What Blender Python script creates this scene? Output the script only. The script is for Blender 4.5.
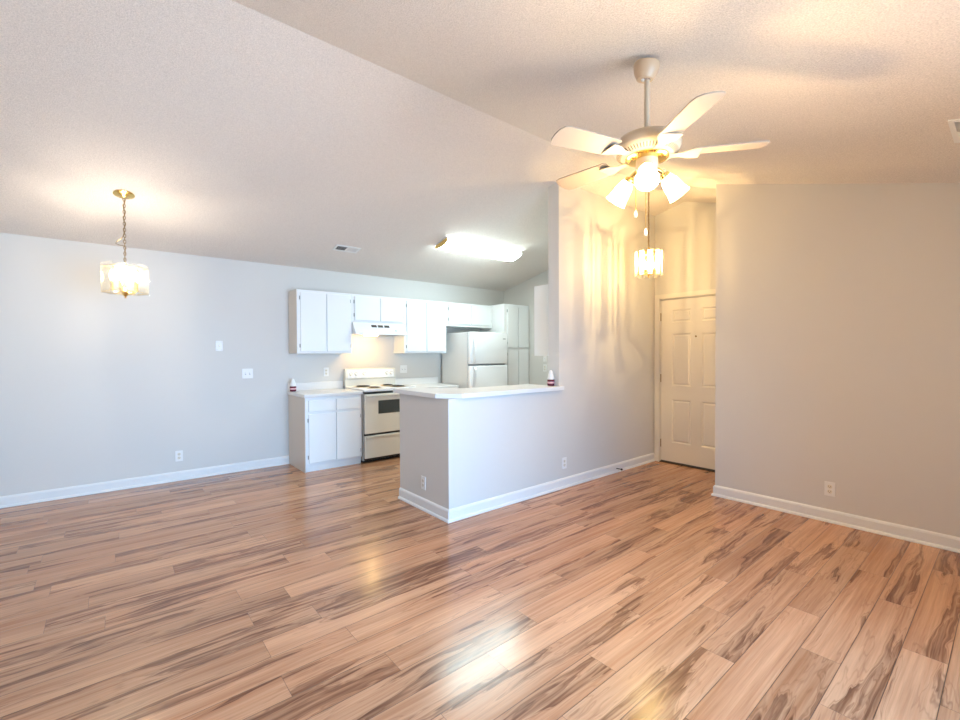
import bpy, bmesh, math, random
from mathutils import Vector, Matrix
S = bpy.context.scene
for o in list(bpy.data.objects): bpy.data.objects.remove(o)
R = math.radians
PI = math.pi
random.seed(4)

# ---------------------------------------------------------------- camera
yaw, pit, rol = R(50.3446), R(-.8346), R(-.2261)
fw = Vector((math.cos(yaw)*math.cos(pit), math.sin(yaw)*math.cos(pit), math.sin(pit)))
rt = Vector((math.sin(yaw), -math.cos(yaw), 0)); up = rt.cross(fw)
rt, up = math.cos(rol)*rt + math.sin(rol)*up, math.cos(rol)*up - math.sin(rol)*rt
cd = bpy.data.cameras.new('camera'); cam = bpy.data.objects.new('camera', cd); S.collection.objects.link(cam)
cd.sensor_width = 36; cd.lens = 446.8*36/960; cd.clip_start = .02
m = Matrix((rt, up, -fw)).transposed().to_4x4(); m.translation = (0, 0, 1.3798); cam.matrix_world = m
S.camera = cam

# ---------------------------------------------------------------- light and exposure
S.view_settings.view_transform = 'Standard'; S.view_settings.look = 'None'
S.view_settings.gamma = 1; S.view_settings.use_curve_mapping = False
S.view_settings.exposure = -0.30
W = bpy.data.worlds.new('sky'); S.world = W; W.use_nodes = True
W.node_tree.nodes['Background'].inputs[0].default_value = (.62, .78, 1, 1)
W.node_tree.nodes['Background'].inputs[1].default_value = .3
DAY = (.17, .53, 1.0); WARM = (1.0, .60, .27); COOL = (.88, 1.0, .98)
def area_light(name, loc, rot, sx, sy, power, col):
    l = bpy.data.lights.new(name, 'AREA'); l.shape = 'RECTANGLE'; l.size = sx; l.size_y = sy; l.energy = power; l.color = col
    o = bpy.data.objects.new(name, l); S.collection.objects.link(o); o.location = loc; o.rotation_euler = rot; return o
def point_light(name, loc, power, col, rad, parent=None):
    l = bpy.data.lights.new(name, 'POINT'); l.energy = power; l.color = col; l.shadow_soft_size = rad
    o = bpy.data.objects.new(name, l); S.collection.objects.link(o); o.location = loc; o.parent = parent; return o
# daylight through the sliding glass door behind the camera, plus two added fill lamps
area_light('daylight_patio', (1.5, -1.15, 1.25), (R(78), 0, R(10)), 2.4, 1.8, 205, DAY).data.spread = R(115)
area_light('added_upward_fill', (1.5, -1.10, .75), (R(118), 0, R(24)), 2.4, 1.3, 66, (1.0, .90, .80)).data.spread = R(112)  # added lamp tilted upward to brighten the far ceiling and upper walls
area_light('added_west_fill', (-1.75, 2.2, 1.4), (R(90), 0, R(-90)), 2.2, 1.4, 8, (.80, .89, 1))  # added fill lamp outside the added west window

# ---------------------------------------------------------------- materials
def mat(name, col, rough=.5, metal=0, emit=None, es=0, coat=0, spec=.5):
    M = bpy.data.materials.new(name); M.use_nodes = True; b = M.node_tree.nodes['Principled BSDF']
    b.inputs['Base Color'].default_value = (*col, 1); b.inputs['Roughness'].default_value = rough
    b.inputs['Metallic'].default_value = metal; b.inputs['Coat Weight'].default_value = coat
    b.inputs['Specular IOR Level'].default_value = spec
    if emit: b.inputs['Emission Color'].default_value = (*emit, 1); b.inputs['Emission Strength'].default_value = es
    return M
def bump(M, scale, strength, dist=.01, detail=2, vary=0):
    n = M.node_tree; b = n.nodes['Principled BSDF']
    tc = n.nodes.new('ShaderNodeTexCoord'); t = n.nodes.new('ShaderNodeTexNoise'); t.inputs['Scale'].default_value = scale; t.inputs['Detail'].default_value = detail
    n.links.new(tc.outputs['Object'], t.inputs['Vector'])
    bp = n.nodes.new('ShaderNodeBump'); bp.inputs['Strength'].default_value = strength; bp.inputs['Distance'].default_value = dist
    n.links.new(t.outputs['Fac'], bp.inputs['Height']); n.links.new(bp.outputs['Normal'], b.inputs['Normal'])
    if vary:
        c = b.inputs['Base Color'].default_value[:]
        r = n.nodes.new('ShaderNodeMapRange'); r.inputs[1].default_value = .3; r.inputs[2].default_value = .7; r.inputs[3].default_value = 1-vary; r.inputs[4].default_value = 1+vary*.4
        n.links.new(t.outputs['Fac'], r.inputs[0])
        mx = n.nodes.new('ShaderNodeVectorMath'); mx.operation = 'SCALE'; mx.inputs[0].default_value = c[:3]
        n.links.new(r.outputs[0], mx.inputs['Scale']); n.links.new(mx.outputs[0], b.inputs['Base Color'])
    return M
wall_m = bump(mat('wall_paint', (.68, .66, .625), .6), 90, .12, .002)
ceil_m = bump(mat('popcorn_ceiling', (.87, .80, .74), .95), 160, 1.0, .008, 3, .18)
trim_m = bump(mat('trim_paint', (.80, .80, .79), .35), 60, .03, .001)
cab_m = bump(mat('cabinet_paint', (.86, .87, .87), .35), 60, .05, .001)
side_m = bump(mat('cabinet_side_warm_lit', (.70, .63, .55), .45), 60, .05, .001)  # cream side panels, with the warm light on them put into the colour
lam_m = bump(mat('laminate', (.80, .78, .76), .3), 300, .02, .0005, 2, .03)
door_m = bump(mat('door_paint', (.78, .74, .68), .4), 60, .04, .001)
brass = bump(mat('brass', (.86, .62, .22), .22, 1), 200, .02, .0005)
dbrass = bump(mat('antique_brass', (.36, .25, .12), .35, 1), 200, .02, .0005)
chrome = bump(mat('chrome', (.75, .75, .76), .15, 1), 200, .01, .0005)
fanw = bump(mat('fan_enamel', (.60, .48, .34), .35), 200, .02, .0005)
canopy_m = bump(mat('tan_canopy_enamel', (.64, .46, .30), .35), 200, .02, .0005)
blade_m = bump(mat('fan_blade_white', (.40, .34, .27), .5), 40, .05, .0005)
bisque = bump(mat('bisque_enamel', (.75, .73, .66), .22, coat=.3), 200, .02, .0005)
whiten = bump(mat('white_enamel', (.87, .88, .89), .22, coat=.3), 220, .03, .0005)
fr_side = bump(mat('textured_white_steel', (.74, .74, .72), .4), 400, .15, .0008)
black = bump(mat('black_enamel', (.012, .012, .013), .3), 200, .05, .0005)
oven_glass = bump(mat('oven_glass', (.035, .04, .038), .08), 5, .0, .001)
grey_m = bump(mat('grey_plastic', (.22, .23, .23), .5), 200, .05, .0005)
plate_m = bump(mat('white_plastic', (.85, .84, .82), .35), 200, .02, .0005)
almond = bump(mat('almond_plastic', (.80, .74, .62), .35), 200, .02, .0005)
slot_m = bump(mat('slot_dark', (.05, .04, .035), .6), 200, .05, .0005)
gap_m = bump(mat('mid_grey', (.40, .41, .42), .6), 200, .05, .0005)  # plain grey for gasket, filter, badge, dial rings and screws
wine = bump(mat('wine_red_plastic', (.12, .012, .03), .25), 200, .02, .0005)
pink = bump(mat('pink_label', (.75, .42, .45), .5), 200, .02, .0005)
bulb_m = mat('warm_bulb', (1, .9, .7), .4, emit=(1, .80, .50), es=14)
shade_m = bump(mat('frosted_glass_shade', (.95, .92, .85), .4, emit=(1, .76, .40), es=36), 60, .02, .0005)
hoodlens = mat('hood_lamp_lens', (1, .9, .7), .4, emit=(1, .64, .22), es=60)
fluo_m = mat('acrylic_diffuser', (.95, .97, .97), .4, emit=(.82, 1, .98), es=46)
def glassy(name, tint, f):
    M = bpy.data.materials.new(name); M.use_nodes = True; n = M.node_tree; n.nodes.clear()
    o = n.nodes.new('ShaderNodeOutputMaterial'); mx = n.nodes.new('ShaderNodeMixShader'); t = n.nodes.new('ShaderNodeBsdfTransparent'); g = n.nodes.new('ShaderNodeBsdfGlossy')
    t.inputs[0].default_value = (*tint, 1); g.inputs['Roughness'].default_value = .05
    lw = n.nodes.new('ShaderNodeLayerWeight'); lw.inputs[0].default_value = f; mr = n.nodes.new('ShaderNodeMath'); mr.operation = 'MULTIPLY_ADD'
    mr.inputs[1].default_value = .6; mr.inputs[2].default_value = .06
    n.links.new(lw.outputs['Facing'], mr.inputs[0]); n.links.new(mr.outputs[0], mx.inputs[0])
    n.links.new(t.outputs[0], mx.inputs[1]); n.links.new(g.outputs[0], mx.inputs[2]); n.links.new(mx.outputs[0], o.inputs[0]); return M
def panel_glass(name, milk=.30, tint=(.93, .91, .86), f=.45):
    M = glassy(name, tint, f); n = M.node_tree; o = [q for q in n.nodes if q.type == 'OUTPUT_MATERIAL'][0]
    src = o.inputs[0].links[0].from_socket; tr = n.nodes.new('ShaderNodeBsdfTranslucent'); tr.inputs[0].default_value = (.95, .93, .88, 1)
    m2 = n.nodes.new('ShaderNodeMixShader'); m2.inputs[0].default_value = milk
    n.links.new(src, m2.inputs[1]); n.links.new(tr.outputs[0], m2.inputs[2]); n.links.new(m2.outputs[0], o.inputs[0]); return M
pane_m = glassy('window_pane_glass', (.97, .985, .98), .2)
bevel_glass = panel_glass('bevelled_glass', .42)

clear_panel = panel_glass('clear_panel_glass', .03, (.98, .98, .96), .2)
def floor_material():
    M = bpy.data.materials.new('wild_cherry_laminate'); M.use_nodes = True; n = M.node_tree; N = n.nodes.new; L = n.links.new
    b = n.nodes['Principled BSDF']
    uv = N('ShaderNodeUVMap'); uv.uv_map = 'plank'      # metres along / across the plank
    sd = N('ShaderNodeAttribute'); sd.attribute_name = 'seed'
    sp = N('ShaderNodeSeparateXYZ'); L(uv.outputs[0], sp.inputs[0])
    def math_(op, a, b_=None, c=None):
        x = N('ShaderNodeMath'); x.operation = op
        for i, q in enumerate((a, b_, c)):
            if q is None: continue
            if isinstance(q, (int, float)): x.inputs[i].default_value = q
            else: L(q, x.inputs[i])
        return x.outputs[0]
    def noise(vec, sc, det, rough=.5, dist=0):
        t = N('ShaderNodeTexNoise'); t.noise_dimensions = '3D'; t.inputs['Scale'].default_value = sc; t.inputs['Detail'].default_value = det
        t.inputs['Roughness'].default_value = rough; t.inputs['Distortion'].default_value = dist; L(vec, t.inputs['Vector']); return t.outputs['Fac']
    def vec(sx, sy, off):
        c = N('ShaderNodeCombineXYZ'); L(math_('MULTIPLY', sp.outputs[0], sx), c.inputs[0]); L(math_('MULTIPLY', sp.outputs[1], sy), c.inputs[1])
        L(math_('MULTIPLY_ADD', sd.outputs['Fac'], 37.0, off), c.inputs[2]); return c.outputs[0]
    # heartwood field: long flames along the plank, warped so that the edges wander
    wrp = noise(vec(2.2, 6, 21), 1.0, 2)
    def wvec(sx, sy, off, amt):
        c = N('ShaderNodeCombineXYZ'); L(math_('MULTIPLY', sp.outputs[0], sx), c.inputs[0])
        L(math_('MULTIPLY_ADD', wrp, amt, math_('MULTIPLY', sp.outputs[1], sy)), c.inputs[1]); L(math_('MULTIPLY_ADD', sd.outputs['Fac'], 37.0, off), c.inputs[2]); return c.outputs[0]
    F = noise(wvec(.8, 9, 0, .7), 1.0, 4, .5, .2)
    fine = noise(vec(3.5, 110, 5), 1.0, 3, .6)
    mid = noise(wvec(1.0, 40, 8, .9), 1.0, 3, .6)
    broad = noise(vec(.8, 4, 11), 1.0, 2)
    light = N('ShaderNodeMix'); light.data_type = 'RGBA'; light.inputs[6].default_value = (.62, .345, .195, 1); light.inputs[7].default_value = (.41, .183, .088, 1)
    L(math_('ADD', math_('MULTIPLY_ADD', broad, 2.0, -.75), math_('MULTIPLY_ADD', mid, 2.0, -.85)), light.inputs[0]); light.clamp_factor = True
    # dark streak with a crisp border, streaky inside
    H = N('ShaderNodeValToRGB'); L(F, H.inputs[0]); e = H.color_ramp.elements
    e[0].position = .0; e[0].color = (0, 0, 0, 1); e[1].position = 1; e[1].color = (.5, .5, .5, 1)
    for p, v in ((.545, 0), (.558, .85), (.60, .62), (.635, .25), (.66, .95), (.72, .6)):
        x = e.new(p); x.color = (v, v, v, 1)
    dk = N('ShaderNodeMix'); dk.data_type = 'RGBA'; dk.inputs[7].default_value = (.130, .044, .020, 1); dk.clamp_factor = True
    L(light.outputs[2], dk.inputs[6])
    L(math_('MINIMUM', math_('MULTIPLY', H.outputs[0], math_('MULTIPLY_ADD', mid, 2.6, -.50)), .90), dk.inputs[0])
    # thin growth lines following the same field
    rings = math_('MULTIPLY_ADD', math_('SINE', math_('MULTIPLY', F, 120)), .5, .5); rings = math_('POWER', rings, 7)
    ln = N('ShaderNodeMix'); ln.data_type = 'RGBA'; ln.inputs[7].default_value = (.20, .075, .035, 1); L(dk.outputs[2], ln.inputs[6])
    near = N('ShaderNodeMapRange'); near.inputs[1].default_value = .42; near.inputs[2].default_value = .55; L(F, near.inputs[0])
    L(math_('MULTIPLY', math_('MULTIPLY', rings, near.outputs[0]), .5), ln.inputs[0])
    # knots
    vo = N('ShaderNodeTexVoronoi'); vo.inputs['Scale'].default_value = 1.0; L(wvec(1.7, 6, 3, .5), vo.inputs['Vector'])
    kn = N('ShaderNodeMapRange'); kn.inputs[1].default_value = .13; kn.inputs[2].default_value = .02; kn.inputs[3].default_value = 0; kn.inputs[4].default_value = .55; L(vo.outputs['Distance'], kn.inputs[0])
    k2 = N('ShaderNodeMix'); k2.data_type = 'RGBA'; k2.inputs[7].default_value = (.15, .06, .03, 1); L(ln.outputs[2], k2.inputs[6]); L(kn.outputs[0], k2.inputs[0])
    # fine grain and per-plank tone
    tone = math_('MULTIPLY_ADD', sd.outputs['Fac'], .22, .86)
    g = math_('MULTIPLY', tone, math_('MULTIPLY_ADD', fine, .50, .75))
    sc = N('ShaderNodeVectorMath'); sc.operation = 'SCALE'; L(k2.outputs[2], sc.inputs[0]); L(g, sc.inputs['Scale'])
    L(sc.outputs[0], b.inputs['Base Color'])
    b.inputs['Roughness'].default_value = .24
    L(math_('MULTIPLY_ADD', fine, .12, .15), b.inputs['Roughness'])
    b.inputs['Specular IOR Level'].default_value = .5
    bp = N('ShaderNodeBump'); bp.inputs['Strength'].default_value = .06; bp.inputs['Distance'].default_value = .001; L(fine, bp.inputs['Height']); L(bp.outputs[0], b.inputs['Normal'])
    return M
floor_m = floor_material()
seam_m = bump(mat('plank_seam', (.10, .05, .028), .6), 200, .05, .0005)

# ---------------------------------------------------------------- mesh helpers
class MB:
    def __init__(s): s.b = bmesh.new()
    def _x(s, vs, mtx):
        if mtx is not None: bmesh.ops.transform(s.b, matrix=mtx, verts=vs)
    def box(s, x0, x1, y0, y1, z0, z1, bev=0, mtx=None, seg=2):
        r = bmesh.ops.create_cube(s.b, size=1)['verts']
        for v in r: v.co = Vector(((x0+x1)/2+v.co.x*(x1-x0), (y0+y1)/2+v.co.y*(y1-y0), (z0+z1)/2+v.co.z*(z1-z0)))
        if bev:
            es = list({e for v in r for e in v.link_edges})
            k = bmesh.ops.bevel(s.b, geom=es, offset=bev, segments=seg, affect='EDGES', profile=.5)
            r = list({v for f in k['faces'] for v in f.verts} | {v for v in r if v.is_valid})
        s._x(r, mtx); return s
    def lathe(s, prof, n=24, mtx=None, cap=True):
        rings = []
        for rr, z in prof:
            rings.append([s.b.verts.new((rr*math.cos(2*PI*i/n), rr*math.sin(2*PI*i/n), z)) for i in range(n)] if rr > 1e-6 else [s.b.verts.new((0, 0, z))])
        for a, c in zip(rings, rings[1:]):
            for i in range(n):
                j = (i+1) % n
                if len(a) == 1 and len(c) > 1: s.b.faces.new((a[0], c[i], c[j]))
                elif len(c) == 1 and len(a) > 1: s.b.faces.new((a[i], a[j], c[0]))
                elif len(a) > 1: s.b.faces.new((a[i], a[j], c[j], c[i]))
        if cap:
            for q in (rings[0], rings[-1]):
                if len(q) > 2: s.b.faces.new(q)
        s._x([v for q in rings for v in q], mtx); return s
    def tube(s, pts, r, n=8, closed=False, mtx=None):
        pts = [Vector(p) for p in pts]; rings = []; N = len(pts)
        prev = None
        for i, p in enumerate(pts):
            a = pts[(i-1) % N] if (closed or i > 0) else p; c = pts[(i+1) % N] if (closed or i < N-1) else p
            t = (c-a).normalized()
            if prev is None:
                u = t.orthogonal().normalized()
            else:
                u = (prev - t*prev.dot(t)); u = u.normalized() if u.length > 1e-6 else t.orthogonal().normalized()
            prev = u; w = t.cross(u); rr = r[i] if isinstance(r, (list, tuple)) else r
            rings.append([s.b.verts.new(p+(u*math.cos(2*PI*k/n)+w*math.sin(2*PI*k/n))*rr) for k in range(n)])
        for i in range(N if closed else N-1):
            a, c = rings[i], rings[(i+1) % N]
            for k in range(n): s.b.faces.new((a[k], a[(k+1) % n], c[(k+1) % n], c[k]))
        if not closed: s.b.faces.new(rings[0]); s.b.faces.new(rings[-1])
        s._x([v for q in rings for v in q], mtx); return s
    def prism(s, poly, axis, a, c, mtx=None):
        # poly: 2-D outline; extruded along axis from a to c
        def P(u, v, w): return {'x': (w, u, v), 'y': (u, w, v), 'z': (u, v, w)}[axis]
        A = [s.b.verts.new(P(u, v, a)) for u, v in poly]; B = [s.b.verts.new(P(u, v, c)) for u, v in poly]; n = len(poly)
        s.b.faces.new(A); s.b.faces.new(B)
        for i in range(n): s.b.faces.new((A[i], A[(i+1) % n], B[(i+1) % n], B[i]))
        s._x(A+B, mtx); return s
    def build(s, name, mt, parent=None, smooth=False, bev=0):
        bmesh.ops.recalc_face_normals(s.b, faces=s.b.faces)
        me = bpy.data.meshes.new(name); s.b.to_mesh(me); s.b.free()
        for m_ in (mt if isinstance(mt, (list, tuple)) else [mt]): me.materials.append(m_)
        if smooth:
            me.polygons.foreach_set('use_smooth', [True]*len(me.polygons))
            try: me.set_sharp_from_angle(angle=R(40))
            except Exception: pass
        o = bpy.data.objects.new(name, me); S.collection.objects.link(o)
        if parent: o.parent = parent
        if bev:
            b = o.modifiers.new('bevel', 'BEVEL'); b.width = bev; b.segments = 2
        return o
def tag(o, label=None, cat=None, group=None, kind=None):
    if label: o['label'] = label
    if cat: o['category'] = cat
    if group: o['group'] = group
    if kind: o['kind'] = kind
    return o
def thing(name, label, cat, loc=(0, 0, 0), rz=0, group=None, kind=None):
    o = bpy.data.objects.new(name, None); S.collection.objects.link(o); o.location = loc; o.rotation_euler = (0, 0, rz); o.empty_display_size = .1
    return tag(o, label, cat, group, kind)
def T(x, y, z): return Matrix.Translation((x, y, z))
def RX(a): return Matrix.Rotation(a, 4, 'X')
def RY(a): return Matrix.Rotation(a, 4, 'Y')
def RZ(a): return Matrix.Rotation(a, 4, 'Z')

# ---------------------------------------------------------------- room shell
YL = 5.876; YB_ = -.75; XW = -1.3; YR_, ZR = 2.6008, 3.2017; XK = 5.43; XD = 5.366; XR = 4.489; YP = 2.974; YC = 3.112; XC = 3.503; YH = 1.864
def cz(y): return ZR-.2179*(y-YR_) if y > YR_ else ZR-.287*(YR_-y)
# ceiling slab
MB().prism([(YB_-.15, cz(YB_-.15)), (YR_, ZR), (YL+.15, cz(YL+.15)), (YL+.15, cz(YL+.15)+.14), (YR_, ZR+.14), (YB_-.15, cz(YB_-.15)+.14)], 'x', XW-.15, 5.62).build('ceiling', ceil_m)
tag(bpy.data.objects['ceiling'], 'white popcorn vaulted ceiling sloping both ways from its ridge', 'ceiling', kind='structure')
# floor planks
def build_floor():
    w, Lp = .152, 1.17; y0 = 1.402
    offs = {0: .15, 1: .497, 2: .96, 3: .55, 4: .90, 5: .55, 6: .838, 7: .55, 8: .775, 9: .553, 10: 1.135, 11: .90, 12: 1.063, 13: .30, 14: .885, -1: .96, -2: .50, -3: .138, -4: .95, -5: .49, -6: .13, -7: .96, -8: .49, -9: .14}
    bm = bmesh.new(); uvl = bm.loops.layers.uv.new('plank'); sl = bm.faces.layers.float.new('seed')
    def quad(xa, xb, ya, yb, z, mi, su=0, sv=0, seed=0):
        vs = [bm.verts.new(p) for p in ((xa, ya, z), (xb, ya, z), (xb, yb, z), (xa, yb, z))]; f = bm.faces.new(vs); f.material_index = mi; f[sl] = seed
        for l, (a, c) in zip(f.loops, ((0, 0), (xb-xa, 0), (xb-xa, yb-ya), (0, yb-ya))): l[uvl].uv = (a+su, c+sv)
    g = .0013
    for k in range(math.floor((YB_-y0)/w), math.ceil((YL-y0)/w)+1):
        o = offs.get(k, random.random()*Lp); ya, yb = max(y0+k*w, YB_-.05), min(y0+(k+1)*w, YL+.05)
        if yb <= ya: continue
        x = XW-.1-((XW-.1-o) % Lp)
        while x < 5.5:
            a, b = max(x, XW-.1), min(x+Lp, 5.5)
            if b > a+.01: quad(a+g*.6, b-g*.6, ya+g, yb-g, 0, 0, random.random()*9, random.random()*9, random.random())
            x += Lp
    # slab under the planks, seen in the seams
    r = bmesh.ops.create_cube(bm, size=1)['verts']
    for v in r: v.co = Vector(((XW-.15+5.62)/2+v.co.x*(5.62-XW+.15), (YB_+YL)/2+v.co.y*(YL-YB_+.3), -.051+v.co.z*.10))
    for f in {f for v in r for f in v.link_faces}: f.material_index = 1
    me = bpy.data.meshes.new('floor'); bm.to_mesh(me); bm.free(); me.materials.append(floor_m); me.materials.append(seam_m)
    o = bpy.data.objects.new('floor', me); S.collection.objects.link(o)
    tag(o, 'wood laminate floor of narrow tan planks with dark brown streaks', 'floor', kind='structure')
build_floor()
E_ = .06   # walls reach a little into the ceiling slab
def ywall(name, x0, x1, y0, y1, label, z0=0):      # wall along X
    o = MB().prism([(y0, z0), (y1, z0), (y1, cz(y1)+E_), (y0, cz(y0)+E_)], 'x', x0, x1).build(name, wall_m); tag(o, label, 'wall', kind='structure'); return o
def xwall(name, x0, x1, y0, y1, label, holes=()):  # wall along Y, roof outline, made of strips round its holes
    b = MB()
    def strip(a, c, z0, z1=None):
        if z1 is None:
            pl = [(a, z0), (c, z0), (c, cz(c)+E_)] + ([(YR_, ZR+E_)] if a < YR_ < c else []) + [(a, cz(a)+E_)]
        else: pl = [(a, z0), (c, z0), (c, z1), (a, z1)]
        b.prism(pl, 'x', x0, x1)
    y = y0
    for a, c, z0, z1 in holes:
        if a > y: strip(y, a, 0)
        if z0 > 0: strip(a, c, 0, z0)
        strip(a, c, z1); y = c
    if y1 > y: strip(y, y1, 0)
    o = b.build(name, wall_m); tag(o, label, 'wall', kind='structure'); return o
ywall('wall_left', XW-.12, 5.62, YL, YL+.12, 'long pale grey wall carrying the stove run and the thermostat')
xwall('wall_kitchen', XK, XK+.12, YC, YL, 'kitchen end wall beside the pantry')
ywall('wall_partition', XC, XD, YP, YC, 'full height partition between kitchen and entry')
xwall('wall_entry', XD, XD+.12, YH, YP, 'entry wall holding the front door', holes=[(1.99, 2.90, 0, 2.047)])
ywall('wall_return', XR, 5.49, YH-.12, YH, 'return wall of the entry recess')
xwall('wall_right', XR, XR+.12, YB_, YH-.12, 'tan lit right wall with one low outlet')
bk = MB(); x0_, x1_ = .25, 2.75
for a, c, z0, z1 in ((XW-.12, x0_, 0, 3), (x1_, XR+.12, 0, 3), (x0_, x1_, 2.08, 3)):
    bk.prism([(YB_-.12, z0), (YB_, z0), (YB_, cz(YB_)+E_), (YB_-.12, cz(YB_-.12)+E_)], 'x', a, c)
tag(bk.build('wall_back', wall_m), 'wall behind the camera with the patio door opening', 'wall', kind='structure')
xwall('wall_west', XW-.12, XW, YB_, YL, 'wall on the left of the camera with an added window opening', holes=[(1.2, 3.3, .75, 2.1)])
# half wall of the peninsula, L in plan
XP = 2.127; YPb = 3.783
hw = MB().prism([(XP, YP), (XC, YP), (XC, YC), (XP+.12, YC), (XP+.12, YPb-.012), (XP, YPb-.012)], 'z', 0, 1.0065)
tag(hw.build('wall_peninsula', wall_m), 'waist high half wall of the peninsula under the white bar top', 'wall', kind='structure')
# patio door behind the camera, and a west window added for fill light
def window(name, label, x0, x1, z0, z1, loc, rz, mull, n_pan):
    t = thing(name, label, 'window' if 'window' in name else 'door', loc, rz, kind='structure')
    f = MB(); w = .05
    f.box(x0, x1, -.03, .03, z0, z0+w); f.box(x0, x1, -.03, .03, z1-w, z1); f.box(x0, x0+w, -.03, .03, z0+w, z1-w); f.box(x1-w, x1, -.03, .03, z0+w, z1-w)
    f.box(mull-.04, mull+.04, -.03, .03, z0+w, z1-w); f.build('window_frame', trim_m, t, bev=.003)
    MB().box(x0+w, mull-.04, -.004, .004, z0+w, z1-w).build('pane', pane_m, t); MB().box(mull+.04, x1-w, -.004, .004, z0+w, z1-w).build('pane', pane_m, t)
    return t
window('door_2', 'sliding glass patio door in the wall behind the camera', -1.25, 1.25, 0, 2.08, (1.5, YB_-.06, 0), 0, 0, 2)
window('window_1', 'wide window added for fill light in the unseen wall left of the camera', -1.05, 1.05, .75, 2.1, (XW-.06, 2.25, 0), R(90), 0, 2)

# baseboards: profile with quarter round, swept along straight runs
def baseboard(name, runs, label):
    b = MB()
    prof = [(0, 0), (.026, 0), (.026, .008), (.021, .018), (.013, .022), (.013, .082), (.009, .093), (.004, .098), (0, .102)]
    for (xa, ya, xb, yb, e0, e1) in runs:   # outward side is to the right of the direction a->b ; e = mitre extension
        d = Vector((xb-xa, yb-ya, 0)); Ln = d.length; d.normalize(); nrm = Vector((d.y, -d.x, 0))
        A = [b.b.verts.new(Vector((xa, ya, 0))+nrm*p-d*(p*e0)+Vector((0, 0, z))) for p, z in prof]
        B = [b.b.verts.new(Vector((xb, yb, 0))+nrm*p+d*(p*e1)+Vector((0, 0, z))) for p, z in prof]
        n = len(prof); b.b.faces.new(A); b.b.faces.new(B)
        for i in range(n): b.b.faces.new((A[i], A[(i+1) % n], B[(i+1) % n], B[i]))
    tag(b.build(name, trim_m), label, 'baseboard', kind='structure')
baseboard('baseboard_left', [(XW, YL, 1.727, YL, -1, 0)], 'white baseboard along the long left wall')
baseboard('baseboard_peninsula', [(XP, YPb-.012, XP, YP, 0, 1), (XP, YP, XD, YP, 1, -1)], 'white baseboard round the peninsula and partition')
baseboard('baseboard_right', [(XR, YH, XR, YB_, 1, -1), (5.366, YH, XR, YH, 0, 1)][:1], 'white baseboard along the right wall')
baseboard('baseboard_return', [(5.34, YH, XR, YH, 0, 1)], 'white baseboard of the entry recess')
baseboard('baseboard_back', [(XR, YB_, x1_, YB_, -1, 0), (x0_, YB_, XW, YB_, 0, -1)], 'white baseboard beside the patio door')
baseboard('baseboard_west', [(XW, YB_, XW, YL, -1, -1)], 'white baseboard of the wall left of the camera')
# quarter round at the base of the left base cabinet
# door trim
tb = MB(); cw = .062
tb.box(XD-.018, XD, 2.905, 2.905+cw, 0, 2.11); tb.box(XD-.018, XD, 1.99-cw, 1.985, 0, 2.11); tb.box(XD-.018, XD, 1.985, 2.905, 2.052, 2.11)
tb.box(XD, XD+.11, 2.895, 2.9, 0, 2.047); tb.box(XD, XD+.11, 1.99, 1.995, 0, 2.047); tb.box(XD, XD+.11, 1.995, 2.895, 2.042, 2.047)
tag(tb.build('trim_1', door_m, bev=.003), 'painted casing round the front door', 'trim', kind='structure')
# threshold
tag(MB().box(XD-.01, XD+.12, 1.99, 2.9, .001, .012).build('trim_2', slot_m), 'dark threshold under the front door', 'trim', kind='structure')

# ---------------------------------------------------------------- front door (six panels)
def front_door():
    t = thing('door_1', 'cream six panel front door at the end of the entry recess', 'door', (XD+.012, 2.893, 0), R(-90), kind='structure')
    W_, z0, z1 = .896, .022, 2.038
    b = MB(); st = .14
    cols = [(st, .378), (.502, W_-st)]
    rows = [(.262, .80), (.97, 1.615), (1.755, 1.912)]
    # stiles and rails
    b.box(0, st, 0, .036, z0, z1); b.box(W_-st, W_, 0, .036, z0, z1); b.box(.378, .502, 0, .036, z0, z1)
    for xa, xb in cols:
        for za, zb in ((z0, rows[0][0]), (rows[0][1], rows[1][0]), (rows[1][1], rows[2][0]), (rows[2][1], z1)): b.box(xa, xb, 0, .036, za, zb)
    for xa, xb in cols:
        for za, zb in rows:
            b.box(xa, xb, .011, .03, za, zb)
            # sloped sticking and raised field
            m_ = .035; q = [b.b.verts.new(p) for p in ((xa, .0, za), (xb, .0, za), (xb, .0, zb), (xa, .0, zb), (xa+.014, .011, za+.014), (xb-.014, .011, za+.014), (xb-.014, .011, zb-.014), (xa+.014, .011, zb-.014))]
            for i in range(4): b.b.faces.new((q[i], q[(i+1) % 4], q[4+(i+1) % 4], q[4+i]))
            q = [b.b.verts.new(p) for p in ((xa+.02, .011, za+.02), (xb-.02, .011, za+.02), (xb-.02, .011, zb-.02), (xa+.02, .011, zb-.02), (xa+m_, .003, za+m_), (xb-m_, .003, za+m_), (xb-m_, .003, zb-m_), (xa+m_, .003, zb-m_))]
            for i in range(4): b.b.faces.new((q[i], q[(i+1) % 4], q[4+(i+1) % 4], q[4+i]))
            b.b.faces.new(q[4:])
    b.build('door_leaf', door_m, t)
    for z in (.24, 1.06, 1.83):
        MB().lathe([(.006, -.05), (.006, .05)], 10, T(-.001, -.006, z)).build('hinge', dbrass, t, True)
    MB().lathe([(.011, 0), (.011, .004), (.006, .006)], 14, T(.436, 0, 1.575) @ RX(R(90))).build('peephole', dbrass, t, True)
    MB().lathe([(.03, 0), (.03, .006), (.012, .012), (.012, .035), (.026, .045), (.028, .06), (.018, .07)], 20, T(W_-.065, 0, .96) @ RX(R(90))).build('door_knob', brass, t, True)
    MB().box(0, W_, -.001, .036, .012, .022).build('door_sweep', slot_m, t)
front_door()

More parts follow.
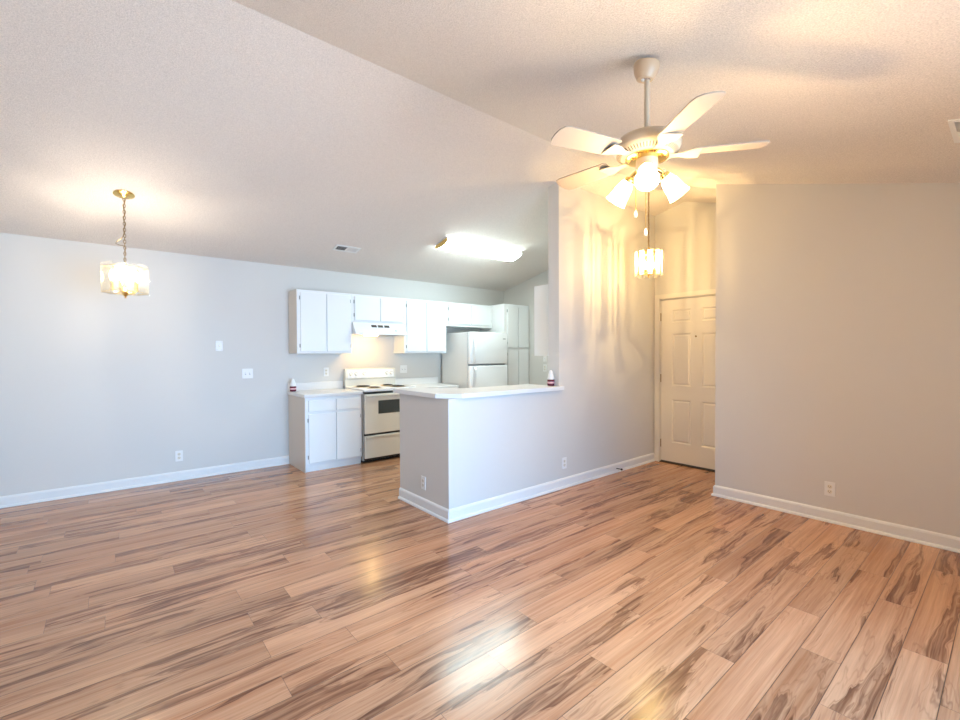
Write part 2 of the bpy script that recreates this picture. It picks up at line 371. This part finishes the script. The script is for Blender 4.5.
# ---------------------------------------------------------------- kitchen cabinets
def cabinet(name, label, x0, x1, yf, z0, z1, doors=(), drawers=(), yb=YL-.002, cat='cabinet', hinge='l', side=None, group=None, toe=0, body_m=cab_m):
    t = thing(name, label, cat, (x0, yf, z0), 0, group); w = x1-x0; d = yb-yf; h = z1-z0
    b = MB()
    b.box(0, w, .02, d, toe, h)
    if toe: b.box(0, w, .035, d, 0, toe)
    b.build('body', body_m, t)
    # face frame: rails and stiles around the openings, 2 cm thick
    MB().box(0, w, 0, .02, toe, h).build('face_frame', cab_m, t, bev=.0015)
    if side: MB().box(-.004, 0, .001, d, 0 if toe == 0 else 0, h).build('side_panel', side, t)
    for i, (a, c, za, zb) in enumerate(doors):
        dr = MB(); dr.box(a-x0, c-x0, -.019, 0, za-z0, zb-z0, .004); o = dr.build('door', cab_m, t)
        left = (i % 2 == 0)
        for zz in (za-z0+.07, zb-z0-.07):
            xx = (a-x0-.005) if left else (c-x0+.005)
            MB().box(xx-.004, xx+.004, -.009, .0, zz-.022, zz+.022, .001).build('hinge', grey_m, o)
    for (a, c, za, zb) in drawers:
        MB().box(a-x0, c-x0, -.019, 0, za-z0, zb-z0, .004).build('drawer', cab_m, t)
    return t
ZU0, ZU1 = 1.388, 2.165
cabinet('base_cabinet', 'white base cabinet with two doors and two drawers, left of the stove', 1.733, 2.428, 5.262, 0, .872,
        doors=[(1.768, 2.084, .108, .678), (2.098, 2.403, .108, .678)], drawers=[(1.768, 2.084, .706, .842), (2.098, 2.403, .706, .842)], side=side_m, toe=.09)
cabinet('wall_cabinet', 'tall white wall cabinet with two doors, left of the range hood', 1.745, 2.437, 5.562, ZU0, ZU1,
        doors=[(1.782, 2.095, 1.413, 2.135), (2.107, 2.415, 1.413, 2.135)], side=side_m)
cabinet('wall_cabinet', 'short white wall cabinet with two small doors, above the range hood', 2.4375, 3.2195, 5.562, 1.80, ZU1,
        doors=[(2.475, 2.83, 1.822, 2.135), (2.845, 3.19, 1.822, 2.135)])
cabinet('wall_cabinet', 'tall white wall cabinet with two doors, between range hood and refrigerator', 3.22, 3.9445, 5.562, ZU0, ZU1,
        doors=[(3.255, 3.575, 1.413, 2.135), (3.59, 3.915, 1.413, 2.135)])
cabinet('wall_cabinet', 'short white wall cabinet with two doors, above the refrigerator', 3.945, 4.8695, 5.562, 1.80, ZU1,
        doors=[(3.985, 4.41, 1.835, 2.135), (4.425, 4.84, 1.835, 2.135)])
cabinet('pantry_cabinet', 'full height white pantry cabinet, right of the refrigerator', 4.87, XK-.002, 5.262, 0, 2.175,
        doors=[(4.935, 5.165, 1.475, 2.135), (5.18, 5.405, 1.475, 2.135), (4.935, 5.165, .12, 1.44), (5.18, 5.405, .12, 1.44)], toe=.09)
# wall cabinet on the kitchen side of the partition (faces +Y)
t = thing('wall_cabinet', 'white wall cabinet hung on the kitchen side of the partition, above the peninsula', 'cabinet', (3.62, YC+.001, 1.352), 0)
MB().box(0, .9, 0, .31, 0, .765).build('body', cab_m, t)
for a, c in ((.02, .44), (.455, .88)): MB().box(a, c, .31, .329, .02, .745, .004).build('door', cab_m, t)
# thin crown strip of raw edge on the leftmost cabinet
# worktops
def worktop(name, label, x0, x1, rad=0):
    t = thing(name, label, 'countertop', (x0, 5.235, .872))
    w = x1-x0; d = YL-.001-5.235
    if rad:
        pl = [(0, 0)] + [(w-rad+rad*math.sin(a), rad-rad*math.cos(a)) for a in [i*PI/16 for i in range(9)]] + [(w, d), (0, d)]
    else: pl = [(0, 0), (w, 0), (w, d), (0, d)]
    MB().prism(pl, 'z', .002, .042).build('slab', lam_m, t, bev=.006)
    MB().box(0.0, w, d-.02, d, .0425, .142, .003).build('backsplash', lam_m, t)
    return t
t = worktop('countertop', 'pinkish white laminate counter with backsplash, left of the stove', 1.714, 2.434)
worktop('countertop', 'pinkish white laminate counter with rounded end, between stove and refrigerator', 3.222, 3.99, .12)
cabinet('base_cabinet', 'white base cabinet half hidden by the peninsula, right of the stove', 3.225, 3.94, 5.262, 0, .872,
        doors=[(3.255, 3.575, .108, .678), (3.59, 3.91, .108, .678)], drawers=[(3.255, 3.575, .706, .842), (3.59, 3.91, .706, .842)], toe=.09)
# peninsula base cabinets and worktop on the kitchen side
t = thing('base_cabinet', 'white base cabinets on the kitchen side of the peninsula', 'cabinet', (2.25, YC+.002, 0))
MB().box(0, 3.17, 0, .56, .09, .872).box(0, 3.17, 0, .49, 0, .09).build('body', cab_m, t)
for k in range(6):
    a = .03+k*.525; MB().box(a, a+.50, .56, .579, .11, .69, .004).build('door', cab_m, t); MB().box(a, a+.50, .56, .579, .71, .85, .004).build('drawer', cab_m, t)
t = thing('countertop', 'white laminate counter with a steel sink, behind the bar top', 'countertop', (2.25, YC+.002, .872))
b = MB(); b.box(0, 1.95, 0, .60, .002, .042); b.box(2.55, 3.17, 0, .60, .002, .042); b.box(1.95, 2.55, 0, .08, .002, .042); b.box(1.95, 2.55, .52, .60, .002, .042); b.build('slab', lam_m, t)
b = MB()
for bx in ((1.94, 2.56, .07, .09), (1.94, 2.56, .51, .53)): b.box(bx[0], bx[1], bx[2], bx[3], .0425, .046)
for bx in ((1.94, 1.96), (2.54, 2.56)): b.box(bx[0], bx[1], .09, .51, .0425, .046)
b.build('sink_rim', chrome, t)
# bar top
def bar_top():
    t = thing('bar_top', 'white laminate bar top with a clipped corner on the peninsula half wall', 'countertop', (0, 0, 1.006))
    pl = [(2.085, 3.82), (2.085, 3.10), (2.235, 2.935), (3.54, 2.935), (3.54, YP-.001), (XC-.001, YP-.001), (XC-.001, 3.40), (2.62, 3.42), (2.40, 3.62), (2.36, 3.82)]
    MB().prism(pl, 'z', .001, .040).build('slab', lam_m, t, bev=.003)
    e = MB(); 
    def strip(a, c):
        a = Vector((*a, 0)); c = Vector((*c, 0)); d = (c-a).normalized(); n_ = Vector((d.y, -d.x, 0))
        pts = [a+d*.001, c-d*.001, c-d*.001+n_*.0012, a+d*.001+n_*.0012]
        e.prism([(p.x, p.y) for p in pts], 'z', .003, .038)
    strip((2.085, 3.82), (2.085, 3.10)); strip((2.085, 3.10), (2.235, 2.935)); strip((2.235, 2.935), (3.54, 2.935))
    e.build('edge_band', trim_m, t)
bar_top()

# ---------------------------------------------------------------- range hood
t = thing('range_hood', 'white under-cabinet range hood with a glowing lamp, above the stove', 'range hood', (2.443, 5.45, 1.637))
w = .758
MB().prism([(.0, .02), (.0, .0), (.42, .0), (.42, .161), (.10, .161), (.03, .06)], 'x', 0, w).build('shell', whiten, t, bev=.004)
for k in range(3):
    x = .25+k*.094; MB().prism([(.084, .134), (.055, .098), (.053, .0985), (.082, .1345)], 'x', x, x+.078).build('vent_slot', slot_m, t)
MB().box(.58, .61, .020, .030, .052, .062).build('switch', grey_m, t)
MB().box(.20, .36, .10, .20, -.012, -.0005, .003).build('lamp_lens', hoodlens, t)
MB().box(.38, .66, .10, .38, -.006, -.0005).build('filter', gap_m, t)
l = point_light('hood_lamp', (.28, .16, -.06), 2.4, (1, .66, .26), .03, t)

# ---------------------------------------------------------------- stove
def stove():
    t = thing('electric_stove', 'bisque freestanding electric coil stove with a dark oven window', 'stove', (2.443, 5.235, 0)); w = .756
    MB().box(.0, w, .03, .62, .03, .885).build('body', bisque, t)
    MB().box(.02, w-.02, .06, .58, 0, .03).build('plinth', black, t)
    MB().box(.012, w-.012, .012, .0295, .035, .885).build('front_shadow_gap', black, t)
    MB().box(-.001, w+.001, -.018, .585, .9, .936, .008).build('cooktop', whiten, t, True)
    d = MB().box(.004, w-.004, -.022, .012, .372, .872, .006).build('oven_door', bisque, t)
    MB().box(.19, w-.19, -.0245, -.022, .615, .785, .001).build('window', oven_glass, d)
    b = MB(); b.box(.02, w-.02, -.052, -.03, .838, .866, .007); b.box(.06, .085, -.032, -.022, .842, .862); b.box(w-.085, w-.06, -.032, -.022, .842, .862); b.build('handle', bisque, d, True)
    d = MB().box(.004, w-.004, -.022, .012, .062, .345, .006).build('storage_drawer', bisque, t)
    MB().box(.02, w-.02, -.030, -.022, .318, .342, .003).build('drawer_lip', bisque, d, True)
    g = MB().prism([(.545, .93), (.585, .93), (.62, .93), (.62, 1.172), (.585, 1.18), (.562, 1.165), (.545, 1.045), (.558, 1.03), (.558, .94)], 'x', 0, w).build('back_guard', bisque, t, bev=.004)
    MB().prism([(.5435, 1.052), (.5595, 1.158), (.5585, 1.159), (.5425, 1.053)], 'x', .03, w-.03).build('control_panel', whiten, g)
    for x in (.075, .15, .27, .615, .685):
        MB().lathe([(.024, 0), (.024, .006), (.017, .008), (.015, .026), (.012, .028)], 18, T(x, .549, 1.10) @ RX(R(98))).build('knob', grey_m if x > 99 else chrome if False else plate_m, g, True)
        MB().lathe([(.030, 0), (.030, .0015)], 20, T(x, .5505, 1.10) @ RX(R(98))).build('dial_ring', gap_m, g)
    for i, (x, y, r) in enumerate(((.21, .13, .070), (.56, .14, .088), (.19, .43, .088), (.56, .43, .070))):
        pan = MB().lathe([(r+.022, .0), (r+.022, .004), (r+.008, .004), (r-.01, .001)], 28, T(x, y, .9365)).build('drip_pan', dbrass, t, True)
        pts = []; turns = 4
        for k in range(turns*20+1):
            a = k/20*2*PI; rr = .014+(r-.014)*k/(turns*20); pts.append((x+rr*math.cos(a), y+rr*math.sin(a), .949))
        MB().tube(pts, .0048, 6).build('coil', black, t, True)
stove()

# ---------------------------------------------------------------- refrigerator
def fridge():
    t = thing('refrigerator', 'white top freezer refrigerator under the short wall cabinet', 'refrigerator', (4.045, 5.10, 0)); w = .745
    MB().box(0, w, .075, .72, .03, 1.695, .006).build('body', fr_side, t)
    MB().box(.02, w-.02, .09, .60, .0, .03).build('base_grille', grey_m, t)
    MB().box(.01, w-.01, .058, .075, .06, 1.68).build('gasket', gap_m, t)
    for nm, z0, z1 in (('freezer_door', 1.222, 1.70), ('fridge_door', .06, 1.198)):
        d = MB().box(-.002, w+.002, 0, .06, z0, z1, .014, seg=3).build(nm, whiten, t, True)
        zz = [(z0+.012, .010), (z0+.04, .028), (z0+.20, .046), (z0+.30, .040), (z1-.06, .012), (z1-.03, .006)] if nm[0] == 'f' and z0 > 1 else [(z1-.30, .006), (z1-.26, .012), (z1-.12, .040), (z1-.06, .046), (z1-.03, .030), (z1-.01, .010)]
        h = MB(); vs = []
        MBp = [(-yy, z) for z, yy in zz] + [(-yy+.014 if yy > .016 else 0.0, z) for z, yy in reversed(zz)]
        h.prism(MBp, 'x', .045, .085); h.build('handle', whiten, d, True, bev=.003)
    MB().box(w-.09, w-.03, .01, .08, 1.70, 1.715, .004).build('hinge_cover', plate_m, t)
    MB().box(w-.10, w-.045, -.0022, -.0, 1.595, 1.612).build('badge', gap_m, t)
fridge()

# ---------------------------------------------------------------- small things on worktops
def freshener(label, loc, rz=0):
    t = thing('air_freshener', label, 'air freshener', loc, rz)
    MB().lathe([(.030, 0), (.036, .004), (.0375, .03), (.0375, .060), (.034, .066)], 24).build('wine_red_base', wine, t, True)
    MB().lathe([(.034, .0665), (.034, .072), (.029, .105), (.017, .145), (.012, .156), (0, .159)], 24).build('white_cap', plate_m, t, True)
    b = MB(); r = .0380
    b.lathe([(r, .026), (r, .044)], 24, cap=False); b.build('label_band', pink, t)
    return t
freshener('white and dark red air freshener on the bar top against the partition', (3.461, 3.045, 1.047))
freshener('white and dark red air freshener on the counter left of the stove', (1.752, 5.76, .916))

# ---------------------------------------------------------------- outlets and switches
def plate(name, label, loc, rz, kind='outlet', gang=1, m_=plate_m, cat=None):
    t = thing(name, label, cat or ('switch' if 'switch' in name else 'outlet'), loc, rz)
    w = .035 if gang == 1 else .058
    MB().box(-w, w, -.006, 0, -.0575, .0575, .002).build('cover_plate', m_, t)
    for g in ([0] if gang == 1 else [-.023, .023]):
        if kind == 'outlet':
            for z in (-.02, .02):
                f = MB().lathe([(.0165, 0), (.0165, .0015)], 20, T(g, -.006, z) @ RX(R(90))).build('receptacle', m_ if m_ is not plate_m else almond, t)
                MB().box(g-.008, g-.0055, -.0085, -.0075, z-.002, z+.007).box(g+.0055, g+.008, -.0085, -.0075, z-.002, z+.007).box(g-.002, g+.002, -.0085, -.0075, z-.010, z-.006).build('slots', slot_m, f)
        elif kind == 'switch':
            MB().box(g-.005, g+.005, -.016, -.006, -.004, .012, .001, ).build('toggle', m_, t)
            MB().box(g-.007, g+.007, -.0066, -.006, -.013, .013).build('toggle_slot', gap_m, t)
        elif kind == 'jack':
            MB().lathe([(.005, 0), (.005, .01), (.003, .012)], 10, T(g, -.006, 0) @ RX(R(90))).build('connector', brass, t, True)
            for sx, sz in ((-.022, .045), (.022, .045), (-.022, -.045), (.022, -.045)): MB().box(sx-.003, sx+.003, -.0066, -.006, sz-.003, sz+.003).build('screw', gap_m, t)
    return t
plate('cable_jack', 'white cable jack plate high on the left wall, left of the switches', (.971, YL, 1.478), 0, 'jack', cat='wall plate')
plate('light_switch', 'white double toggle switch plate on the left wall near the base cabinet', (1.265, YL, 1.152), 0, 'switch', 2)
plate('wall_outlet', 'white outlet low on the long left wall', (.573, YL, .268), 0)
plate('wall_outlet', 'white outlet on the kitchen wall left of the stove', (2.211, YL, 1.142), 0)
plate('light_switch', 'white double switch plate on the kitchen wall right of the stove', (3.383, YL, 1.152), 0, 'switch', 2)
plate('wall_outlet', 'white outlet low on the right wall', (XR, .97, .269), R(-90))
plate('wall_outlet', 'white outlet low on the front of the peninsula wall', (3.581, YP, .251), 0)
plate('wall_outlet', 'white outlet low on the end of the peninsula', (XP, 3.355, .237), R(-90))
plate('light_switch', 'small grey switch plate on the far kitchen wall, behind the partition', (XK, 4.90, 1.30), R(-90), 'switch', 1, plate_m)
t = plate('wall_outlet', 'white outlet on the far kitchen wall, behind the partition', (XK, 4.90, 1.14), R(-90), 'outlet', 1, plate_m)
# door stop on the baseboard of the partition
t = thing('door_stop', 'small black door stop screwed to the baseboard left of the front door', 'door stop', (4.50, YP-.013, .045), 0)
MB().tube([(0, 0, 0), (0, -.065, 0)], .005, 8).build('rod', black, t, True)
MB().lathe([(.011, 0), (.012, .012), (.009, .018)], 12, T(0, -.06, 0) @ RX(R(90))).build('rubber_tip', black, t, True)

# ---------------------------------------------------------------- ceiling vents
def vent(name, label, x, y, w, d, far=True):
    sl = -.2179 if y > YR_ else .287
    t = thing(name, label, 'air vent', (x, y, cz(y)-.001)); t.rotation_euler = (math.atan(sl), 0, 0)
    f = MB(); r = .022
    f.box(-w/2, w/2, -d/2, -d/2+r, -.008, 0); f.box(-w/2, w/2, d/2-r, d/2, -.008, 0); f.box(-w/2, -w/2+r, -d/2+r, d/2-r, -.008, 0); f.box(w/2-r, w/2, -d/2+r, d/2-r, -.008, 0); f.box(-.006, .006, -d/2+r, d/2-r, -.008, 0)
    f.build('frame', plate_m, t)
    MB().box(-w/2+r, w/2-r, -d/2+r, d/2-r, -.0015, -.0005).build('backing', slot_m, t)
    for side in (-1, 1):
        n = int((w/2-r)/.011); b = MB()
        for k in range(n):
            xx = side*(.010+k*.011+.004)
            b.box(-.0045, .0045, -d/2+r, d/2-r, -.0006, .0006, mtx=T(xx, 0, -.005) @ RY(R(42*side)))
        b.build('louvres', plate_m, t)
vent('ceiling_vent', 'white louvred vent on the far ceiling slope, left of the fluorescent light', 2.205, 5.16, .30, .15)
vent('ceiling_vent', 'white louvred vent on the near ceiling slope at the right edge of the photo', 3.37, .165, .36, .14)

# ---------------------------------------------------------------- fluorescent light
def fluorescent():
    y = 4.565; sl = math.atan(-.2179)
    t = thing('fluorescent_light', 'long fluorescent ceiling light with a glowing acrylic lens over the kitchen', 'ceiling light', (3.80, y, cz(y)-.001)); t.rotation_euler = (sl, 0, 0)
    L2 = .635
    MB().box(-L2, L2, -.125, .125, -.018, 0).build('housing', plate_m, t)
    pl = [(-.125, -.019), (-.133, -.034), (-.115, -.052), (-.07, -.066), (0, -.071), (.07, -.066), (.115, -.052), (.133, -.034), (.125, -.019)]
    MB().prism(pl, 'x', -L2+.012, L2-.012).build('diffuser', fluo_m, t, False)
    for s in (-1, 1): MB().prism([(p*1.04, z*1.04+.001) for p, z in pl], 'x', s*(L2-.0115) if s > 0 else -L2-.008, L2+.008 if s > 0 else -(L2-.0115)).build('end_cap', brass if s < 0 else plate_m, t)
fluorescent()

# ---------------------------------------------------------------- chains
def chain_pts(b, p0, p1, link=.040, wr=.0032, wd=.011):
    p0 = Vector(p0); p1 = Vector(p1); d = p1-p0; n = max(1, round(d.length/(link*.74))); q = d.to_track_quat('Z', 'Y').to_matrix().to_4x4()
    for i in range(n):
        c = p0+d*((i+.5)/n); pts = []
        for k in range(12):
            a = 2*PI*k/12; pts.append((wd*math.cos(a), 0, link/2*math.sin(a)*.95))
        b.tube(pts, wr, 5, True, T(*c) @ q @ RZ(PI/2*(i % 2)))
# ---------------------------------------------------------------- dining chandelier
def chandelier():
    x, y = .109, 4.788; zc_ = cz(y)
    t = thing('chandelier', 'brass chandelier with clear glass panels hanging over the dining area', 'chandelier', (x, y, zc_))
    c = MB().lathe([(.0, -.001), (.070, -.001), (.073, -.008), (.060, -.015), (.028, -.022), (.014, -.034), (0, -.036)], 32, T(0, 0, .0) @ RX(math.atan(-.2179))); c.build('ceiling_canopy', brass, t, True)
    b = MB(); chain_pts(b, (0, 0, -.035), (0, 0, -.585), .034, .0026, .0085); b.build('chain', dbrass, t, True)
    cord = [(.006*math.sin(k*1.3), .006*math.cos(k*1.3), -.04-k*.02) for k in range(15)]
    cord += [(-.005, .006, -.345), (-.025, .02, -.375), (-.052, .043, -.395), (-.058, .047, -.412), (-.035, .03, -.425), (-.008, .006, -.43), (.004, 0, -.45), (0, .004, -.52), (0, 0, -.585)]
    MB().tube(cord, .003, 6).build('cord', dbrass, t, True)
    top, bot = -.605, -.835
    MB().lathe([(.004, top+.03), (.012, top+.02), (.012, top), (.02, top-.01), (.014, top-.02), (.008, top-.03), (.008, bot+.05), (.018, bot+.04), (.028, bot+.015), (.018, bot-.01), (.006, bot-.02), (.008, bot-.03), (0, bot-.036)], 20).build('stem', brass, t, True)
    n = 6; rr = .195; f = MB()
    rr = .175; hexp = [(rr*.86*math.cos(2*PI*k/n), rr*.86*math.sin(2*PI*k/n)) for k in range(n)]
    for k in range(n):
        a = hexp[k]; c2 = hexp[(k+1) % n]
        f.tube([(a[0], a[1], top-.012), (c2[0], c2[1], top-.012)], .0035, 6); f.tube([(a[0], a[1], bot+.012), (c2[0], c2[1], bot+.012)], .0028, 6)
        f.tube([(0, 0, top-.006), (a[0], a[1], top-.012)], .003, 6)
    f.build('frame', brass, t, True)
    for k in range(n):
        am = 2*PI*(k+.5)/n; hw_ = .074; rad = rr*.86*math.cos(PI/n)+.008
        MB().box(-.0025, .0025, -hw_, hw_, bot, top+.018-(.0 if k % 2 else .012), .002, RZ(am) @ T(rad, 0, 0)).build('glass_panel', clear_panel, t)
    for k in range(5):
        a = 2*PI*k/5+.5; r2 = .088; X, Y = r2*math.cos(a), r2*math.sin(a)
        MB().tube([(0, 0, bot+.03), (X*.4, Y*.4, bot+.012), (X*.8, Y*.8, bot+.014), (X, Y, bot+.035)], .0045, 8).build('arm', brass, t, True)
        MB().lathe([(.018, 0), (.020, .004), (.010, .008), (.010, .070), (.007, .072)], 14, T(X, Y, bot+.035)).build('candle_sleeve', brass, t, True)
        MB().lathe([(.008, .0), (.015, .02), (.018, .038), (.014, .062), (.006, .085), (0, .095)], 16, T(X, Y, bot+.108)).build('bulb', bulb_m, t, True)
    for k in range(3):
        a = 2*PI*k/3+.4
        point_light('chandelier_bulb_light', (.13*math.cos(a)*.55, .13*math.sin(a)*.55, bot+.155), CH, WARM2, .014, t)
CH = 12; WARM2 = (1, .86, .68)
chandelier()
# ---------------------------------------------------------------- entry pendant
def pendant():
    x, y = 4.28, 2.44; zc_ = cz(y); zt = 2.42-zc_; zb = 2.17-zc_
    t = thing('pendant_lamp', 'brass pendant lamp with hanging glass strips in the entry recess', 'pendant lamp', (x, y, zc_))
    MB().lathe([(0, -.002), (.065, -.004), (.064, -.012), (.045, -.026), (.014, -.034), (0, -.036)], 28, RX(math.atan(.287))).build('ceiling_canopy', brass, t, True)
    b = MB(); chain_pts(b, (0, 0, -.03), (0, 0, zt+.05), .030, .0026, .008); b.build('chain', dbrass, t, True)
    MB().tube([(.004*math.sin(k*1.1), .004*math.cos(k*1.1), -.03+(zt+.07)*k/20) for k in range(21)], .0028, 6).build('cord', dbrass, t, True)
    rr = .118
    MB().lathe([(.004, zt+.05), (.014, zt+.03), (.012, zt), (.02, zt-.05), (.02, zt-.08), (.008, zt-.085), (.008, zb+.035), (.022, zb+.03), (.016, zb+.01), (.006, zb-.002), (.009, zb-.012), (0, zb-.02)], 18).build('stem', brass, t, True)
    f = MB()
    for zz in (zt-.01, zb+.035): f.tube([(rr*math.cos(2*PI*k/28), rr*math.sin(2*PI*k/28), zz) for k in range(28)], .0045, 6, True)
    for k in range(5):
        a = 2*PI*k/5+.2; f.tube([(0, 0, zt), (rr*math.cos(a), rr*math.sin(a), zt-.01)], .0035, 6); f.tube([(0, 0, zb+.03), (rr*math.cos(a), rr*math.sin(a), zb+.035)], .0035, 6)
    for k in range(10):
        a = 2*PI*(k+.5)/10; f.tube([((rr)*math.cos(a), (rr)*math.sin(a), zt-.012), (rr*math.cos(a), rr*math.sin(a), zb+.035)], .0032, 6)
    f.build('frame', brass, t, True)
    for k in range(10):
        a = 2*PI*k/10
        MB().box(-.002, .002, -.026, .026, zb, zt, .0015, RZ(a) @ T(rr+.012, 0, 0)).build('glass_strip', bevel_glass, t)
    for k in range(3):
        a = 2*PI*k/3+.6
        MB().lathe([(.008, .0), (.015, .02), (.019, .040), (.014, .062), (.005, .085), (0, .092)], 16, T(.045*math.cos(a), .045*math.sin(a), zb+.065)).build('bulb', bulb_m, t, True)
        MB().lathe([(.011, 0), (.011, .03)], 12, T(.045*math.cos(a), .045*math.sin(a), zb+.035)).build('socket', brass, t, True)
    for k in range(3):
        a = 2*PI*k/3+.6; point_light('pendant_bulb_light', (.045*math.cos(a), .045*math.sin(a), zb+.168), PEN, (1, .70, .30), .006, t)
PEN = 21
pendant()
# ---------------------------------------------------------------- ceiling fan
def fan():
    x, y = 2.0, 1.15; zc_ = cz(y)
    t = thing('ceiling_fan', 'cream ceiling fan with three glowing frosted shades on a downrod', 'ceiling fan', (x, y, zc_))
    MB().lathe([(.0, .0), (.060, .0), (.061, -.012), (.054, -.042), (.038, -.070), (.024, -.074), (0, -.074)], 32, T(0, 0, -.022) @ RX(math.atan(.287)*.6)).build('ceiling_canopy', canopy_m, t, True)
    MB().lathe([(.026, -.089), (.027, -.094), (.013, -.100), (.013, -.104)], 24).build('canopy_ring', chrome, t, True)
    zt = 2.425-zc_
    MB().lathe([(.0125, -.09), (.0125, zt+.0)], 20).build('downrod', fanw, t, True)
    mz = zt
    MB().lathe([(.0, mz+.006), (.022, mz+.006), (.028, mz), (.095, mz-.008), (.134, mz-.022), (.151, mz-.044), (.154, mz-.060), (.151, mz-.0735)], 48).build('motor_housing', fanw, t, True)
    b = MB().lathe([(.151, mz-.074), (.145, mz-.088), (.122, mz-.102), (.108, mz-.106), (.0, mz-.106)], 48); b.build('vent_ring', brass if False else fanw, t, True)
    b = MB()
    for k in range(60):
        b.box(.118, .143, -.0022, .0022, -.0008, .0008, 0, RZ(2*PI*k/60) @ T(0, 0, mz-.0968) @ T(.13, 0, 0) @ RY(R(-32)) @ T(-.13, 0, 0))
    b.build('vent_slots', slot_m, t)
    MB().lathe([(.098, mz-.107), (.100, mz-.113), (.085, mz-.119), (0, mz-.119)], 40).build('flywheel', brass, t, True)
    zb = mz-.120
    n = 5
    for k in range(n):
        a = R(20)+2*PI*k/n
        M_ = RZ(a)
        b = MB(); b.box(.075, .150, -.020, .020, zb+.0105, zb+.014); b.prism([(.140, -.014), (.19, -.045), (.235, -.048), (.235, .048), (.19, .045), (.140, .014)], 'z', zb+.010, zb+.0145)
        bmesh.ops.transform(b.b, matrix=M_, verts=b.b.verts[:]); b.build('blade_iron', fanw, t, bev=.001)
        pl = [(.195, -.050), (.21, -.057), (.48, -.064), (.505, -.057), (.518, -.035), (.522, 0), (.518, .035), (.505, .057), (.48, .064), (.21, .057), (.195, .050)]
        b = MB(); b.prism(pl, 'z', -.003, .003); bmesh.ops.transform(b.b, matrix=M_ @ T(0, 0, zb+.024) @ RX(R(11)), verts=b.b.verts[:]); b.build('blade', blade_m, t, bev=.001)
    # light kit
    MB().lathe([(.050, zb+.001), (.052, zb-.03), (.045, zb-.055), (.030, zb-.070), (.012, zb-.078), (.008, zb-.09), (0, zb-.094)], 32).build('switch_housing', fanw, t, True)
    for k in range(3):
        a = R(210)+k*2*PI/3; tilt = R(42)     # tilt from straight down
        M_ = RZ(a) @ T(.060, 0, zb-.040)
        b = MB(); b.tube([(-.02, 0, .0), (.0, 0, -.001), (.018, 0, -.010), (.03, 0, -.024)], .009, 10, mtx=M_); b.build('lamp_arm', brass, t, True)
        D = M_ @ T(.028, 0, -.022) @ RY(PI-tilt)   # local +z points outward and down
        MB().lathe([(.015, -.004), (.023, 0), (.024, .022), (.018, .026)], 20, D).build('fitter', brass, t, True)
        MB().lathe([(.026, .016), (.029, .026), (.037, .045), (.041, .070), (.044, .095), (.049, .118), (.053, .128), (.051, .129), (.046, .117), (.041, .095), (.038, .070), (.034, .047), (.026, .028), (.024, .018)], 28, D, cap=False).build('glass_shade', shade_m, t, True)
        MB().lathe([(.012, .024), (.022, .055), (.026, .075), (.020, .098), (0, .106)], 18, D).build('bulb', bulb_m, t, True)
        p = (D @ Vector((0, 0, .125)))
        point_light('fan_bulb_light', p, FAN, WARM, .05, t)
    for dx, dy, ln in ((-.041, .034, .19), (-.03, -.012, .285)):
        z0 = zb-.05; b = MB()
        k = 0
        pts = [(dx, dy, z0-ln*i/6) for i in range(7)]
        b.tube(pts, .0015, 5); c = b.build('pull_chain', brass, t)
        MB().lathe([(.002, .0), (.006, -.006), (.008, -.022), (.006, -.032), (0, -.034)], 12, T(dx, dy, z0-ln)).build('fob', almond, c, True)
FAN = 29
fan()
